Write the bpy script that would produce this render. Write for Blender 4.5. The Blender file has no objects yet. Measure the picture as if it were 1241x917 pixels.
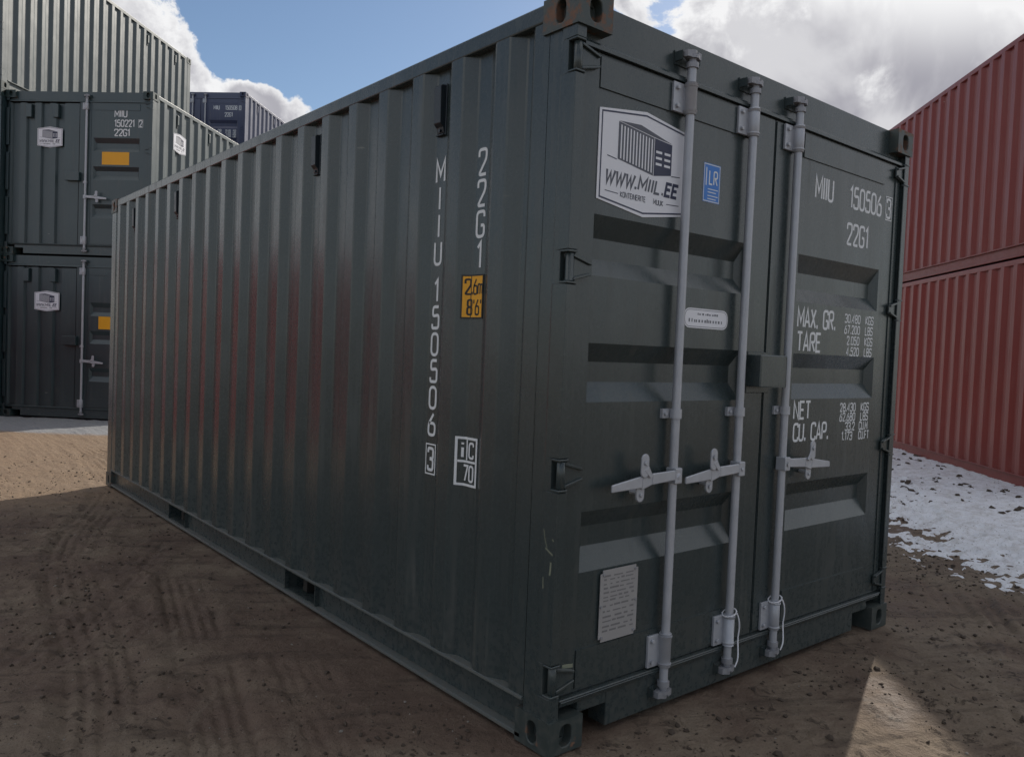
import bpy, bmesh, math, random
import numpy as np
from mathutils import Matrix, Vector

random.seed(7)
scene = bpy.context.scene
COL = scene.collection
R = math.radians

# ------------------------------------------------------------------ camera
CAM = Vector((-1.845, -1.951, 1.3855))
YAW, PITCH, ROLL, FPX = 0.69335, -0.03584, 0.03994, 971.8
f = Vector((math.cos(PITCH)*math.sin(YAW), math.cos(PITCH)*math.cos(YAW), math.sin(PITCH)))
rt = Vector((math.cos(YAW), -math.sin(YAW), 0)); up = rt.cross(f)
r2 = math.cos(ROLL)*rt + math.sin(ROLL)*up
u2 = -math.sin(ROLL)*rt + math.cos(ROLL)*up
cd = bpy.data.cameras.new('camera')
cd.sensor_width = 36; cd.lens = 36*FPX/1241; cd.clip_end = 2000; cd.clip_start = 0.05
co = bpy.data.objects.new('camera', cd); COL.objects.link(co)
m = Matrix((r2, u2, -f)).transposed().to_4x4(); m.translation = CAM
co.matrix_world = m
scene.camera = co

# ------------------------------------------------------------------ light
SUN_AZ, SUN_EL = 68.5, 31.5
sd = Vector((math.sin(R(SUN_AZ))*math.cos(R(SUN_EL)), math.cos(R(SUN_AZ))*math.cos(R(SUN_EL)), math.sin(R(SUN_EL))))
sl = bpy.data.lights.new('sun', 'SUN'); sl.energy = 3.5; sl.angle = R(0.6); sl.color = (1.0, 0.93, 0.83)
so = bpy.data.objects.new('sun', sl); COL.objects.link(so)
so.rotation_euler = (-sd).to_track_quat('-Z', 'Y').to_euler(); so.location = (20, 8, 20)

scene.view_settings.view_transform = 'Standard'; scene.view_settings.look = 'None'
scene.view_settings.exposure = 0.2; scene.view_settings.gamma = 1.0

class NT:
    """small node helper"""
    def __init__(s, tree): s.t = tree; s.n = tree.nodes; s.l = tree.links
    def node(s, typ, ins=None, **kw):
        n = s.n.new(typ)
        for k, v in kw.items(): setattr(n, k, v)
        for k, v in (ins or {}).items():
            if isinstance(v, bpy.types.NodeSocket): s.l.new(v, n.inputs[k])
            else: n.inputs[k].default_value = v
        return n
    def math(s, op, a, b=0.0, clamp=False):
        n = s.node('ShaderNodeMath', {0: a, 1: b}, operation=op); n.use_clamp = clamp; return n.outputs[0]
    def vmath(s, op, a, b=(0, 0, 0)):
        n = s.node('ShaderNodeVectorMath', {0: a, 1: b}, operation=op)
        return n.outputs['Value'] if op in ('DOT_PRODUCT', 'LENGTH', 'DISTANCE') else n.outputs[0]
    def noise(s, vec, scale, detail=4, rough=0.55, dist=0.0):
        return s.node('ShaderNodeTexNoise', {'Vector': vec, 'Scale': scale, 'Detail': detail, 'Roughness': rough, 'Distortion': dist}).outputs[0]
    def ramp(s, fac, a, b, lo=0.0, hi=1.0):
        n = s.node('ShaderNodeMapRange', {0: fac, 1: a, 2: b, 3: lo, 4: hi}, interpolation_type='SMOOTHSTEP'); return n.outputs[0]
    def mix(s, fac, a, b):
        n = s.n.new('ShaderNodeMix'); n.data_type = 'RGBA'
        for k, v in ((0, fac), (6, a), (7, b)):
            if isinstance(v, bpy.types.NodeSocket): s.l.new(v, n.inputs[k])
            else: n.inputs[k].default_value = v if k == 0 else (*v, 1)
        return n.outputs[2]

def direction(azd, eld):
    a, e = R(azd), R(eld)
    return (math.sin(a)*math.cos(e), math.cos(a)*math.cos(e), math.sin(e))

CLOUD, CLOUD_SEED = 0.92, (3.1, 1.7, 0.4)
w = bpy.data.worlds.new('World'); scene.world = w; w.use_nodes = True
k = NT(w.node_tree); k.n.clear()
sky = k.node('ShaderNodeTexSky', sky_type='NISHITA', sun_disc=False, sun_elevation=R(SUN_EL), sun_rotation=R(SUN_AZ), air_density=1.0, dust_density=0.4, ozone_density=2.5)
bg = k.node('ShaderNodeBackground', {'Color': sky.outputs[0], 'Strength': 0.085})
tc = k.node('ShaderNodeTexCoord'); D = k.vmath('NORMALIZE', tc.outputs['Generated'])
sep = k.node('ShaderNodeSeparateXYZ', {0: D}); Z = k.math('MAXIMUM', sep.outputs[2], 0.0)
den = k.math('ADD', Z, 0.22)
pl = k.node('ShaderNodeCombineXYZ', {0: k.math('DIVIDE', sep.outputs[0], den), 1: k.math('DIVIDE', sep.outputs[1], den), 2: 0.0})
base = k.noise(pl.outputs[0], 1.15, 5, 0.5, 0.25)
heads = k.noise(D, 13.0, 10, 0.62, 0.2)
base = k.math('ADD', base, k.math('MULTIPLY', k.math('SUBTRACT', heads, 0.5), 0.62))
sundot = k.vmath('DOT_PRODUCT', D, tuple(sd))
# broken cloud all round: a thick bank on the sun's side, a wide blue gap beside it, single cumulus heads
bias = k.ramp(sundot, 0.905, 0.935, 0.04, 0.32)
for (a, e, w_, amp) in ((34, 20, 0.30, -0.42), (23, 23, 0.16, -0.16), (13.0, 20.0, 0.11, 0.30), (17.4, 14.8, 0.075, 0.24), (23.8, 13.6, 0.075, 0.46), (21.5, 16.0, 0.03, 0.22), (22.5, 23.2, 0.035, 0.26), (29, 23.6, 0.03, 0.16), (45.5, 24.5, 0.055, 0.20)):
    d = k.vmath('DISTANCE', D, direction(a, e))
    bias = k.math('ADD', bias, k.ramp(d, w_*0.25, w_*1.35, amp, 0.0))
cover = k.math('ADD', base, bias)
mask = k.ramp(cover, 0.51, 0.56)
shade = k.noise(k.vmath('ADD', D, CLOUD_SEED), 5.2, 7, 0.50, 0.35)
rim = k.ramp(cover, 0.53, 0.70, 0.85, 0.0)            # thin cloud edges let the light through
front = k.ramp(sundot, 0.90, 0.1, 0.0, 0.72)         # clouds turned to the sun are white, backlit ones grey
near = k.ramp(sundot, 0.968, 0.993, 0.0, 1.3)
lit = k.math('ADD', k.math('ADD', k.ramp(shade, 0.44, 0.58, 0.0, 0.55), rim), k.math('ADD', front, near))
ccol = k.mix(k.math('MINIMUM', lit, 1.0), (0.355, 0.35, 0.395), (0.86, 0.86, 0.87))
bgc = k.node('ShaderNodeBackground', {'Color': ccol, 'Strength': CLOUD})
mx = k.node('ShaderNodeMixShader', {0: mask, 1: bg.outputs[0], 2: bgc.outputs[0]})
k.node('ShaderNodeOutputWorld', {'Surface': mx.outputs[0]})

# ------------------------------------------------------------------ materials
def new_mat(name):
    mt = bpy.data.materials.new(name); mt.use_nodes = True
    k = NT(mt.node_tree); k.n.clear()
    p = k.node('ShaderNodeBsdfPrincipled'); o = k.node('ShaderNodeOutputMaterial', {'Surface': p.outputs[0]})
    return mt, k, p

def paint(name, col, rough=0.34, dust=(0.16, 0.14, 0.115), dust_amt=0.22, spec=0.5, rust=0.0):
    mt, k, p = new_mat(name)
    tc = k.node('ShaderNodeTexCoord'); oi = k.node('ShaderNodeObjectInfo')
    v = k.vmath('ADD', tc.outputs['Object'], k.vmath('MULTIPLY', oi.outputs['Location'], (0.37, 0.61, 0.83)))
    n1 = k.noise(v, 1.7, 5, 0.6); n2 = k.noise(v, 38, 4, 0.65)
    vs = k.vmath('MULTIPLY', v, (9, 9, 0.55)); streak = k.noise(vs, 3.0, 4, 0.6)
    sp = k.node('ShaderNodeSeparateXYZ', {0: tc.outputs['Object']})
    c = k.mix(n1, tuple(x*0.86 for x in col), tuple(x*1.14 for x in col))
    splash = k.math('MULTIPLY', k.ramp(sp.outputs[2], 0.03, 0.55, 1, 0), k.ramp(n2, 0.42, 0.66))
    df = k.math('MULTIPLY', k.math('ADD', k.math('MULTIPLY', k.ramp(streak, 0.48, 0.75), k.ramp(n1, 0.35, 0.7)), k.math('MULTIPLY', splash, 0.8)), dust_amt, clamp=True)
    c = k.mix(df, c, dust)
    # scratches and scuffs: thin light lines with a shape of their own
    sc = k.noise(k.vmath('MULTIPLY', k.vmath('ADD', v, (5, 2, 9)), (3, 3, 26)), 1.6, 3, 0.5)
    scm = k.math('MULTIPLY', k.ramp(sc, 0.735, 0.75), k.ramp(k.noise(v, 5.0, 3), 0.5, 0.62))
    c = k.mix(k.math('MULTIPLY', scm, 0.45), c, (0.30, 0.30, 0.26))
    if rust:
        rm = k.ramp(k.math('ADD', k.noise(v, 14, 6, 0.7), 0.0), 0.62-rust*0.2, 0.72-rust*0.2)
        c = k.mix(rm, c, k.mix(n2, (0.10, 0.045, 0.025), (0.23, 0.13, 0.085)))
    k.l.new(c, p.inputs['Base Color'])
    rr = k.math('ADD', k.math('MULTIPLY', n2, 0.10), k.math('ADD', rough-0.05, k.math('MULTIPLY', df, 0.9)))
    if rust: rr = k.math('ADD', rr, k.math('MULTIPLY', rm, 0.35))
    k.l.new(rr, p.inputs['Roughness'])
    p.inputs['Specular IOR Level'].default_value = spec
    warp = k.noise(k.vmath('MULTIPLY', v, (1, 1, 0.6)), 2.6, 2, 0.5); peel = k.noise(v, 240, 2, 0.5)
    h = k.math('ADD', k.math('MULTIPLY', warp, 0.010), k.math('ADD', k.math('MULTIPLY', peel, 0.00004), k.math('MULTIPLY', n2, 0.00010)))
    b = k.node('ShaderNodeBump', {'Height': h, 'Strength': 1.0, 'Distance': 1.0})
    k.l.new(b.outputs[0], p.inputs['Normal'])
    return mt

def plain(name, col, rough=0.5, metal=0.0, var=0.12, scale=25, bump=0.0):
    mt, k, p = new_mat(name)
    tc = k.node('ShaderNodeTexCoord'); n = k.noise(tc.outputs['Object'], scale, 5, 0.6)
    n3 = k.noise(tc.outputs['Object'], scale*0.2, 3, 0.6)
    c = k.mix(k.math('MULTIPLY', k.math('ADD', n, n3), 0.5), tuple(x*(1-2*var) for x in col), tuple(min(1, x*(1+2*var)) for x in col))
    k.l.new(c, p.inputs['Base Color']); p.inputs['Metallic'].default_value = metal
    k.l.new(k.math('ADD', k.math('MULTIPLY', n, 0.2), rough-0.1), p.inputs['Roughness'])
    if bump:
        b = k.node('ShaderNodeBump', {'Height': n, 'Strength': 0.6, 'Distance': bump}); k.l.new(b.outputs[0], p.inputs['Normal'])
    return mt

GREEN = paint('green_paint', (0.037, 0.050, 0.051), 0.27, spec=0.6)
GREEN_D = paint('green_paint_dusty_lit', (0.10, 0.112, 0.105), 0.6, dust_amt=0.5)  # rail flanges: settled dust, plus the sky light they catch painted in as paler colour
RED_B = paint('bright_red_paint', (0.42, 0.035, 0.025), 0.4)
GREEN_R = paint('green_paint_rusty', (0.042, 0.054, 0.050), 0.45, rust=0.7)
GREEN_L = paint('green_paint_chipped', (0.040, 0.052, 0.050), 0.42, rust=0.12)
TEAL = paint('dark_green_paint', (0.016, 0.036, 0.041), 0.41, dust=(0.22, 0.20, 0.165), dust_amt=0.14, spec=0.95)
TEAL_R = paint('dark_green_paint_rusty', (0.022, 0.042, 0.042), 0.45, rust=0.2)
OLIVE = paint('grey_green_paint', (0.10, 0.105, 0.085), 0.38)
OLIVE_R = paint('grey_green_paint_rusty', (0.09, 0.09, 0.075), 0.45, rust=0.5)
BLUE = paint('blue_paint', (0.022, 0.030, 0.085), 0.42, dust=(0.22, 0.20, 0.165), dust_amt=0.22, spec=1.0)
BLUE_R = paint('blue_paint_rusty', (0.022, 0.03, 0.08), 0.45, rust=0.2)
RED = paint('red_paint', (0.20, 0.026, 0.020), 0.42, dust=(0.22, 0.15, 0.13), dust_amt=0.3)
RED_R = paint('red_paint_rusty', (0.18, 0.03, 0.022), 0.5, rust=0.3)
GALV = plain('galvanised_steel', (0.42, 0.43, 0.46), 0.45, 0.25, 0.14, 30, 0.0006)
GALV_D = plain('dull_galvanised_steel', (0.30, 0.30, 0.32), 0.55, 0.3, 0.2, 60, 0.0008)
RUBBER = plain('black_rubber', (0.012, 0.012, 0.013), 0.6)
VENT = plain('vent_plastic', (0.012, 0.018, 0.024), 0.4)
WHITE = plain('white_print', (0.72, 0.73, 0.74), 0.55, 0, 0.06, 60)
SIGNW = plain('sign_white', (0.74, 0.74, 0.78), 0.45, 0, 0.03, 8)
NAVY = plain('navy_print', (0.03, 0.035, 0.075), 0.5, 0, 0.05)
GREYP = plain('grey_print', (0.09, 0.095, 0.12), 0.5, 0, 0.05)
YEL = plain('yellow_sticker', (0.78, 0.36, 0.01), 0.5, 0, 0.05, 10)
BLK = plain('black_print', (0.012, 0.012, 0.012), 0.55)
LBLUE = plain('blue_sticker', (0.02, 0.17, 0.55), 0.45, 0, 0.05, 10)
PLATE = plain('data_plate', (0.38, 0.37, 0.37), 0.45, 0.3, 0.06, 40)
PLATEL = plain('plate_engraving', (0.20, 0.195, 0.20), 0.5, 0.2)
WOOD = plain('underside_dark', (0.02, 0.018, 0.015), 0.8)

# ------------------------------------------------------------------ mesh helpers
class MB:
    def __init__(s): s.v = []; s.f = []; s.m = []; s.sm = []
    def add(s, vs, fs, mat=0, smooth=False):
        o = len(s.v); s.v += [tuple(x) for x in vs]
        for q in fs: s.f.append([o+i for i in q]); s.m.append(mat); s.sm.append(smooth)
    def box(s, x0, x1, y0, y1, z0, z1, mat=0):
        s.add([(x0,y0,z0),(x1,y0,z0),(x1,y1,z0),(x0,y1,z0),(x0,y0,z1),(x1,y0,z1),(x1,y1,z1),(x0,y1,z1)],
              [(0,3,2,1),(4,5,6,7),(0,1,5,4),(1,2,6,5),(2,3,7,6),(3,0,4,7)], mat)
    def quad(s, a, b, c, d, mat=0): s.add([a,b,c,d], [(0,1,2,3)], mat)
    def cyl(s, p0, p1, r0, r1=None, n=14, mat=0, cap=True):
        r1 = r0 if r1 is None else r1
        p0, p1 = Vector(p0), Vector(p1); d = (p1-p0).normalized()
        a = d.orthogonal().normalized(); b = d.cross(a)
        vs = []
        for p, r in ((p0, r0), (p1, r1)):
            for i in range(n):
                t = 2*math.pi*i/n; vs.append(p + (a*math.cos(t)+b*math.sin(t))*r)
        s.add(vs, [(i, (i+1) % n, n+(i+1) % n, n+i) for i in range(n)], mat, True)
        if cap: s.add(vs, [tuple(range(n-1, -1, -1)), tuple(range(n, 2*n))], mat)
    def prism(s, poly, axis, a0, a1, mat=0, cap=True):
        """poly: 2D points; axis 'z': (x,y) 'y': (x,z) 'x': (y,z)"""
        def P(p, a): return {'z': (p[0],p[1],a), 'y': (p[0],a,p[1]), 'x': (a,p[0],p[1])}[axis]
        n = len(poly); vs = [P(p, a0) for p in poly]+[P(p, a1) for p in poly]
        fs = [(i, (i+1) % n, n+(i+1) % n, n+i) for i in range(n)]
        if cap: fs += [tuple(range(n-1, -1, -1)), tuple(range(n, 2*n))]
        s.add(vs, fs, mat)
    def mirror_x(s, W):
        s.v = [(W-x, y, z) for x, y, z in s.v]; s.f = [q[::-1] for q in s.f]; return s
    def mesh(s, name, bevel=0.0, seg=1, fix=True):
        me = bpy.data.meshes.new(name); me.from_pydata(s.v, [], s.f)
        me.polygons.foreach_set('material_index', s.m); me.polygons.foreach_set('use_smooth', s.sm); me.update()
        if fix or bevel:
            bm = bmesh.new(); bm.from_mesh(me)
            if fix: bmesh.ops.recalc_face_normals(bm, faces=bm.faces)
            if bevel:
                bmesh.ops.remove_doubles(bm, verts=bm.verts, dist=1e-5)
                es = [e for e in bm.edges if len(e.link_faces) == 2 and e.calc_face_angle(0) > 0.6]
                bmesh.ops.bevel(bm, geom=es, offset=bevel, segments=seg, profile=0.5, affect='EDGES', clamp_overlap=True)
            bm.to_mesh(me); bm.free()
        return me

CACHE = {}
def part(parent, name, key, build, mats, bevel=0.0, fix=True, seg=1):
    """an object named name under parent; alike pieces share the mesh of their key"""
    if key not in CACHE:
        CACHE[key] = build().mesh(name, bevel, seg, fix)
        for _ in mats: CACHE[key].materials.append(None)
    o = bpy.data.objects.new(name, CACHE[key]); COL.objects.link(o); o.parent = parent
    for i, mt in enumerate(mats): o.material_slots[i].link = 'OBJECT'; o.material_slots[i].material = mt
    return o

# ---- stroke lettering
def rnd(pts, r, closed=False, n=4):
    out = []; N = len(pts)
    for i, p in enumerate(pts):
        if not closed and i in (0, N-1): out.append(p); continue
        a, b = pts[i-1], pts[(i+1) % N]
        la = math.hypot(a[0]-p[0], a[1]-p[1]); lb = math.hypot(b[0]-p[0], b[1]-p[1])
        q = min(r, la*0.49, lb*0.49)
        A = (p[0]+(a[0]-p[0])*q/la, p[1]+(a[1]-p[1])*q/la); B = (p[0]+(b[0]-p[0])*q/lb, p[1]+(b[1]-p[1])*q/lb)
        for j in range(n+1):
            t = j/n; out.append(((1-t)**2*A[0]+2*t*(1-t)*p[0]+t*t*B[0], (1-t)**2*A[1]+2*t*(1-t)*p[1]+t*t*B[1]))
    return out
# glyph: (width factor, [(points, rounding, closed)])
G = {
 '0': (1, [([(0,0),(0,1),(1,1),(1,0)], .5, 1)]), 'O': (1, [([(0,0),(0,1),(1,1),(1,0)], .5, 1)]),
 '1': (.5, [([(0,.8),(.8,1),(.8,0)], 0, 0)]),
 '2': (1, [([(0,.72),(0,1),(1,1),(1,.62),(0,0),(1,0)], .32, 0)]),
 '3': (1, [([(0,.8),(0,1),(1,1),(1,.53),(.35,.53)], .35, 0), ([(.35,.50),(1,.50),(1,0),(0,0),(0,.2)], .35, 0)]),
 '4': (1, [([(.75,0),(.75,1),(0,.28),(1,.28)], 0, 0)]),
 '5': (1, [([(.95,1),(.1,1),(.06,.56),(1,.62),(1,0),(0,0),(0,.2)], .3, 0)]),
 '6': (1, [([(.75,1),(0,.52),(0,0),(1,0),(1,.56),(.06,.56)], .38, 0)]),
 '7': (1, [([(0,1),(1,1),(.3,0)], 0, 0)]),
 '8': (1, [([(.05,.53),(.05,1),(.95,1),(.95,.53)], .4, 1), ([(0,0),(0,.50),(1,.50),(1,0)], .4, 1)]),
 '9': (1, [([(.25,0),(1,.48),(1,1),(0,1),(0,.44),(.94,.44)], .38, 0)]),
 'M': (1.25, [([(0,0),(0,1),(.5,.3),(1,1),(1,0)], 0, 0)]), 'I': (.12, [([(.5,0),(.5,1)], 0, 0)]),
 'U': (1, [([(0,1),(0,0),(1,0),(1,1)], .45, 0)]), 'G': (1, [([(1,.78),(1,1),(0,1),(0,0),(1,0),(1,.45),(.55,.45)], .42, 0)]),
 'W': (1.4, [([(0,1),(.25,0),(.5,.8),(.75,0),(1,1)], 0, 0)]), 'L': (.85, [([(0,1),(0,0),(1,0)], 0, 0)]),
 'E': (.9, [([(1,1),(0,1),(0,0),(1,0)], 0, 0), ([(0.05,.52),(.85,.52)], 0, 0)]), 'F': (.9, [([(1,1),(0,1),(0,0)], 0, 0), ([(0.05,.52),(.85,.52)], 0, 0)]),
 'A': (1.05, [([(0,0),(.5,1),(1,0)], 0, 0), ([(.2,.3),(.8,.3)], 0, 0)]), 'X': (1, [([(0,0),(1,1)], 0, 0), ([(0,1),(1,0)], 0, 0)]),
 'R': (1, [([(0,0),(0,1),(1,1),(1,.5),(0.05,.5)], .38, 0), ([(.4,.5),(1,0)], 0, 0)]), 'P': (1, [([(0,0),(0,1),(1,1),(1,.45),(0.05,.45)], .38, 0)]),
 'T': (1, [([(0,1),(1,1)], 0, 0), ([(.5,.98),(.5,0)], 0, 0)]), 'N': (1, [([(0,0),(0,1),(1,0),(1,1)], 0, 0)]),
 'C': (1, [([(1,.78),(1,1),(0,1),(0,0),(1,0),(1,.22)], .45, 0)]), 'K': (1, [([(0,0),(0,1)], 0, 0), ([(1,1),(.08,.45),(1,0)], 0, 0)]),
 'B': (1, [([(0,.53),(0,1),(.95,1),(.95,.53)], .3, 1), ([(0,0),(0,.50),(1,.50),(1,0)], .3, 1)]), 'S': (1, [([(1,.8),(1,1),(0,1),(0,.53),(1,.5),(1,0),(0,0),(0,.2)], .38, 0)]),
 '.': (.2, [([(.5,-.04),(.5,.16)], 0, 0)]), "'": (.12, [([(.5,.75),(.5,1)], 0, 0)]), 'm': (1.3, [([(0,0),(0,.65),(.5,.65),(.5,0)], .2, 0), ([(.5,.6),(1,.65),(1,0)], .2, 0)]),
 'i': (.12, [([(.5,0),(.5,.66)], 0, 0), ([(.5,.86),(.5,1)], 0, 0)]), ' ': (.7, []),
}
def ribbon(mb, pts, w, fn, lay, mat, closed=False, maxseg=0.0):
    if maxseg:
        q = []
        for i in range(len(pts)-(0 if closed else 1)):
            a, b = pts[i], pts[(i+1) % len(pts)]; n = max(1, int(math.hypot(b[0]-a[0], b[1]-a[1])/maxseg))
            q += [(a[0]+(b[0]-a[0])*j/n, a[1]+(b[1]-a[1])*j/n) for j in range(n)]
        pts = q if closed else q+[pts[-1]]
    P = [pts[0]]
    for p in pts[1:]:
        if math.hypot(p[0]-P[-1][0], p[1]-P[-1][1]) > 1e-6: P.append(p)
    if closed and math.hypot(P[0][0]-P[-1][0], P[0][1]-P[-1][1]) < 1e-6: P.pop()
    n = len(P); vs = []
    for i in range(n):
        a = P[i-1] if (closed or i > 0) else None; b = P[(i+1) % n] if (closed or i < n-1) else None
        def nrm(p, q): l = math.hypot(q[0]-p[0], q[1]-p[1]); return (-(q[1]-p[1])/l, (q[0]-p[0])/l)
        n1 = nrm(a, P[i]) if a else nrm(P[i], b); n2 = nrm(P[i], b) if b else n1
        mx, my = n1[0]+n2[0], n1[1]+n2[1]; l2 = mx*mx+my*my
        lm = math.sqrt(l2) or 1.0; s = min(2.0/lm, 2.4)/lm
        ox, oy = mx*s*w/2, my*s*w/2
        vs += [fn(P[i][0]+ox, P[i][1]+oy, lay), fn(P[i][0]-ox, P[i][1]-oy, lay)]
    fs = [(2*i, 2*i+1, 2*((i+1) % n)+1, 2*((i+1) % n)) for i in range(n if closed else n-1)]
    mb.add(vs, fs, mat)
LAY = 0.00016
def text(mb, s, fn, x, y, h, w, gap, stroke, mat=0, slant=0.0, maxseg=0.0, lay=0.0):
    """baseline-left at x,y; returns end x"""
    for c in s:
        wf, strokes = G[c]; cw = w*wf
        for j, (pts, r, cl) in enumerate(strokes):
            q = [(px*cw, py*h) for px, py in pts]
            if r: q = rnd(q, r*min(cw, h)*1.0, bool(cl))
            q = [(x+px+slant*py, y+py) for px, py in q]
            ribbon(mb, q, stroke, fn, lay+j*LAY, mat, bool(cl), maxseg)
        x += cw+gap
    return x-gap
def rect(mb, x0, x1, y0, y1, fn, lay, mat): mb.add([fn(x0,y0,lay), fn(x1,y0,lay), fn(x1,y1,lay), fn(x0,y1,lay)], [(0,1,2,3)], mat)
def frame(mb, x0, x1, y0, y1, w, fn, lay, mat, maxseg=0.0):
    ribbon(mb, [(x0,y0),(x0,y1),(x1,y1),(x1,y0)], w, fn, lay, mat, True, maxseg)

# ------------------------------------------------------------------ container geometry (local: x across, y along, door end y=0)
W, L, H = 2.438, 6.058, 2.591
DY = 0.035                      # door skin plane
PER, Y0 = 0.285, 0.363
def side_profile():
    P = [(0.150, 0.010), (0.232, 0.010), (0.268, 0.042), (0.300, 0.042)]
    for i in range(20):
        y = Y0+PER*i
        P += [(y, 0.006), (y+0.082, 0.006)]
        if i < 19: P += [(y+0.141, 0.042), (y+0.226, 0.042)]
    P += [(L-0.15, 0.010)]
    return P
PROF = side_profile()
def px(y):
    for (a, xa), (b, xb) in zip(PROF, PROF[1:]):
        if a <= y <= b: return xa+(xb-xa)*(y-a)/(b-a)
    return 0.01

def b_side():
    mb = MB(); z0, z1 = 0.160, 2.522
    # bend radii: split each fold in two so that it catches light like pressed sheet
    P = []
    for i, (y, x) in enumerate(PROF):
        if 0 < i < len(PROF)-1:
            a, b = PROF[i-1], PROF[i+1]
            for q, t in ((a, 0.005), (b, 0.005)):
                l = math.hypot(q[0]-y, q[1]-x); P.append((y+(q[0]-y)*t/l, x+(q[1]-x)*t/l))
        else: P.append((y, x))
    n = len(P); zs = [z0, 0.9, 1.7, z1]; vs = []
    for z in zs: vs += [(x, y, z) for y, x in P]
    fs = [(r*n+i, r*n+i+1, (r+1)*n+i+1, (r+1)*n+i) for r in range(len(zs)-1) for i in range(n-1)]
    mb.add(vs, fs, 0); return mb
def b_end(x0, x1, yf, sgn, mb=None):
    """vertically corrugated sheet across the end from x0 to x1 at plane yf, folds going sgn*y"""
    mb = mb or MB(); P = [(x0, yf)]; x = x0+0.03
    while x+0.25 < x1:
        P += [(x, yf), (x+0.022, yf+sgn*0.036), (x+0.125, yf+sgn*0.036), (x+0.147, yf)]; x += 0.25
    P.append((x1, yf)); n = len(P)
    vs = [(a, b, z) for z in (0.18, 2.40) for a, b in P]
    mb.add(vs, [(i, i+1, n+i+1, n+i) for i in range(n-1)]); return mb
def b_roof():
    mb = MB(); ys = np.linspace(0.1, L-0.1, 45); vs = []
    for i, y in enumerate(ys):
        z = 2.570 + (0.006 if i % 2 else -0.006)
        vs += [(0.058, y, z), (W-0.058, y, z)]
    mb.add(vs, [(2*i, 2*i+1, 2*i+3, 2*i+2) for i in range(len(ys)-1)]); return mb
def b_floor():
    mb = MB(); mb.box(0.06, W-0.06, 0.10, L-0.10, 0.125, 0.158)
    for i in range(14): y = 0.35+i*0.41; mb.box(0.062, W-0.062, y, y+0.045, 0.045, 0.125)
    return mb
def b_top_rail(): mb = MB(); mb.box(0.005, 0.058, 0.17, L-0.17, 2.520, 2.583); return mb
FP = [(1.80, 2.16), (3.86, 4.22)]
def b_bottom_rail(pockets=True):
    mb = MB(); ys = [0.150]+([q for p in FP for q in p] if pockets else [])+[L-0.150]
    for i in range(0, len(ys), 2):               # open C-channel, flanges outwards, stopping at the fork pockets
        mb.prism([(0.036,0.030),(0.036,0.146),(0.044,0.146),(0.044,0.030)], 'y', ys[i], ys[i+1])
    mb.box(0.004, 0.050, 0.150, L-0.150, 0.146, 0.160, 1); mb.box(0.000, 0.050, 0.150, L-0.150, 0.014, 0.030, 1)
    return mb
def b_pocket():
    def f(p): 
        mb = MB(); y0, y1 = p
        mb.box(0.012, W/2, y0-0.006, y0, 0.032, 0.144); mb.box(0.012, W/2, y1, y1+0.006, 0.032, 0.144)
        mb.box(0.012, W/2, y0, y1, 0.138, 0.1445); mb.box(0.02, W/2, y0, y1, 0.031, 0.036)
        return mb
    return f
HZ = [0.255, 0.965, 1.672, 2.375]      # hinge heights
def b_post_door(solid=False):
    mb = MB()
    full = [(0.006,0.010),(0.052,0.010),(0.052,0.016),(0.040,0.020),(0.040,0.150),(0.010,0.150),(0.010,0.086),(0.006,0.082)]
    notch = [(0.006,0.050),(0.040,0.050),(0.040,0.150),(0.010,0.150),(0.010,0.086),(0.006,0.082)]
    z = 0.114
    for hz in ([] if solid else HZ):
        mb.prism(full, 'z', z, hz-0.058); mb.prism(notch, 'z', hz-0.058, hz+0.058); z = hz+0.058
    mb.prism(full, 'z', z, 2.478); return mb
def b_post_rear():
    mb = MB(); mb.prism([(0.006,L-0.150),(0.006,L-0.008),(0.110,L-0.008),(0.110,L-0.04),(0.045,L-0.04),(0.045,L-0.150)], 'z', 0.114, 2.478); return mb

def holed(mb, c, ux, uy, nn, hw, hh, a, b, depth, ex=2.8):
    c, ux, uy, nn = map(Vector, (c, ux, uy, nn))
    ang = sorted([2*math.pi*i/28 for i in range(28)]+[math.atan2(sy*hh, sx*hw) % (2*math.pi) for sx in (1,-1) for sy in (1,-1)])
    o, h = [], []
    for t in ang:
        ct, st = math.cos(t), math.sin(t); q = min(hw/abs(ct) if abs(ct) > 1e-9 else 9e9, hh/abs(st) if abs(st) > 1e-9 else 9e9)
        o.append(c+ux*(ct*q)+uy*(st*q))
        r = (abs(ct/a)**ex+abs(st/b)**ex)**(-1/ex); h.append(c+ux*(ct*r)+uy*(st*r))
    n = len(ang); ch = [p-nn*0.004 + (c-p)*0.05 for p in h]; inn = [p-nn*depth for p in ch]
    mb.add(o+h+ch+inn, [(i,(i+1)%n,n+(i+1)%n,n+i) for i in range(n)]+[(n+i,n+(i+1)%n,2*n+(i+1)%n,2*n+i) for i in range(n)]+[(2*n+i,2*n+(i+1)%n,3*n+(i+1)%n,3*n+i) for i in range(n)]+[tuple(range(3*n,4*n))])
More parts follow.
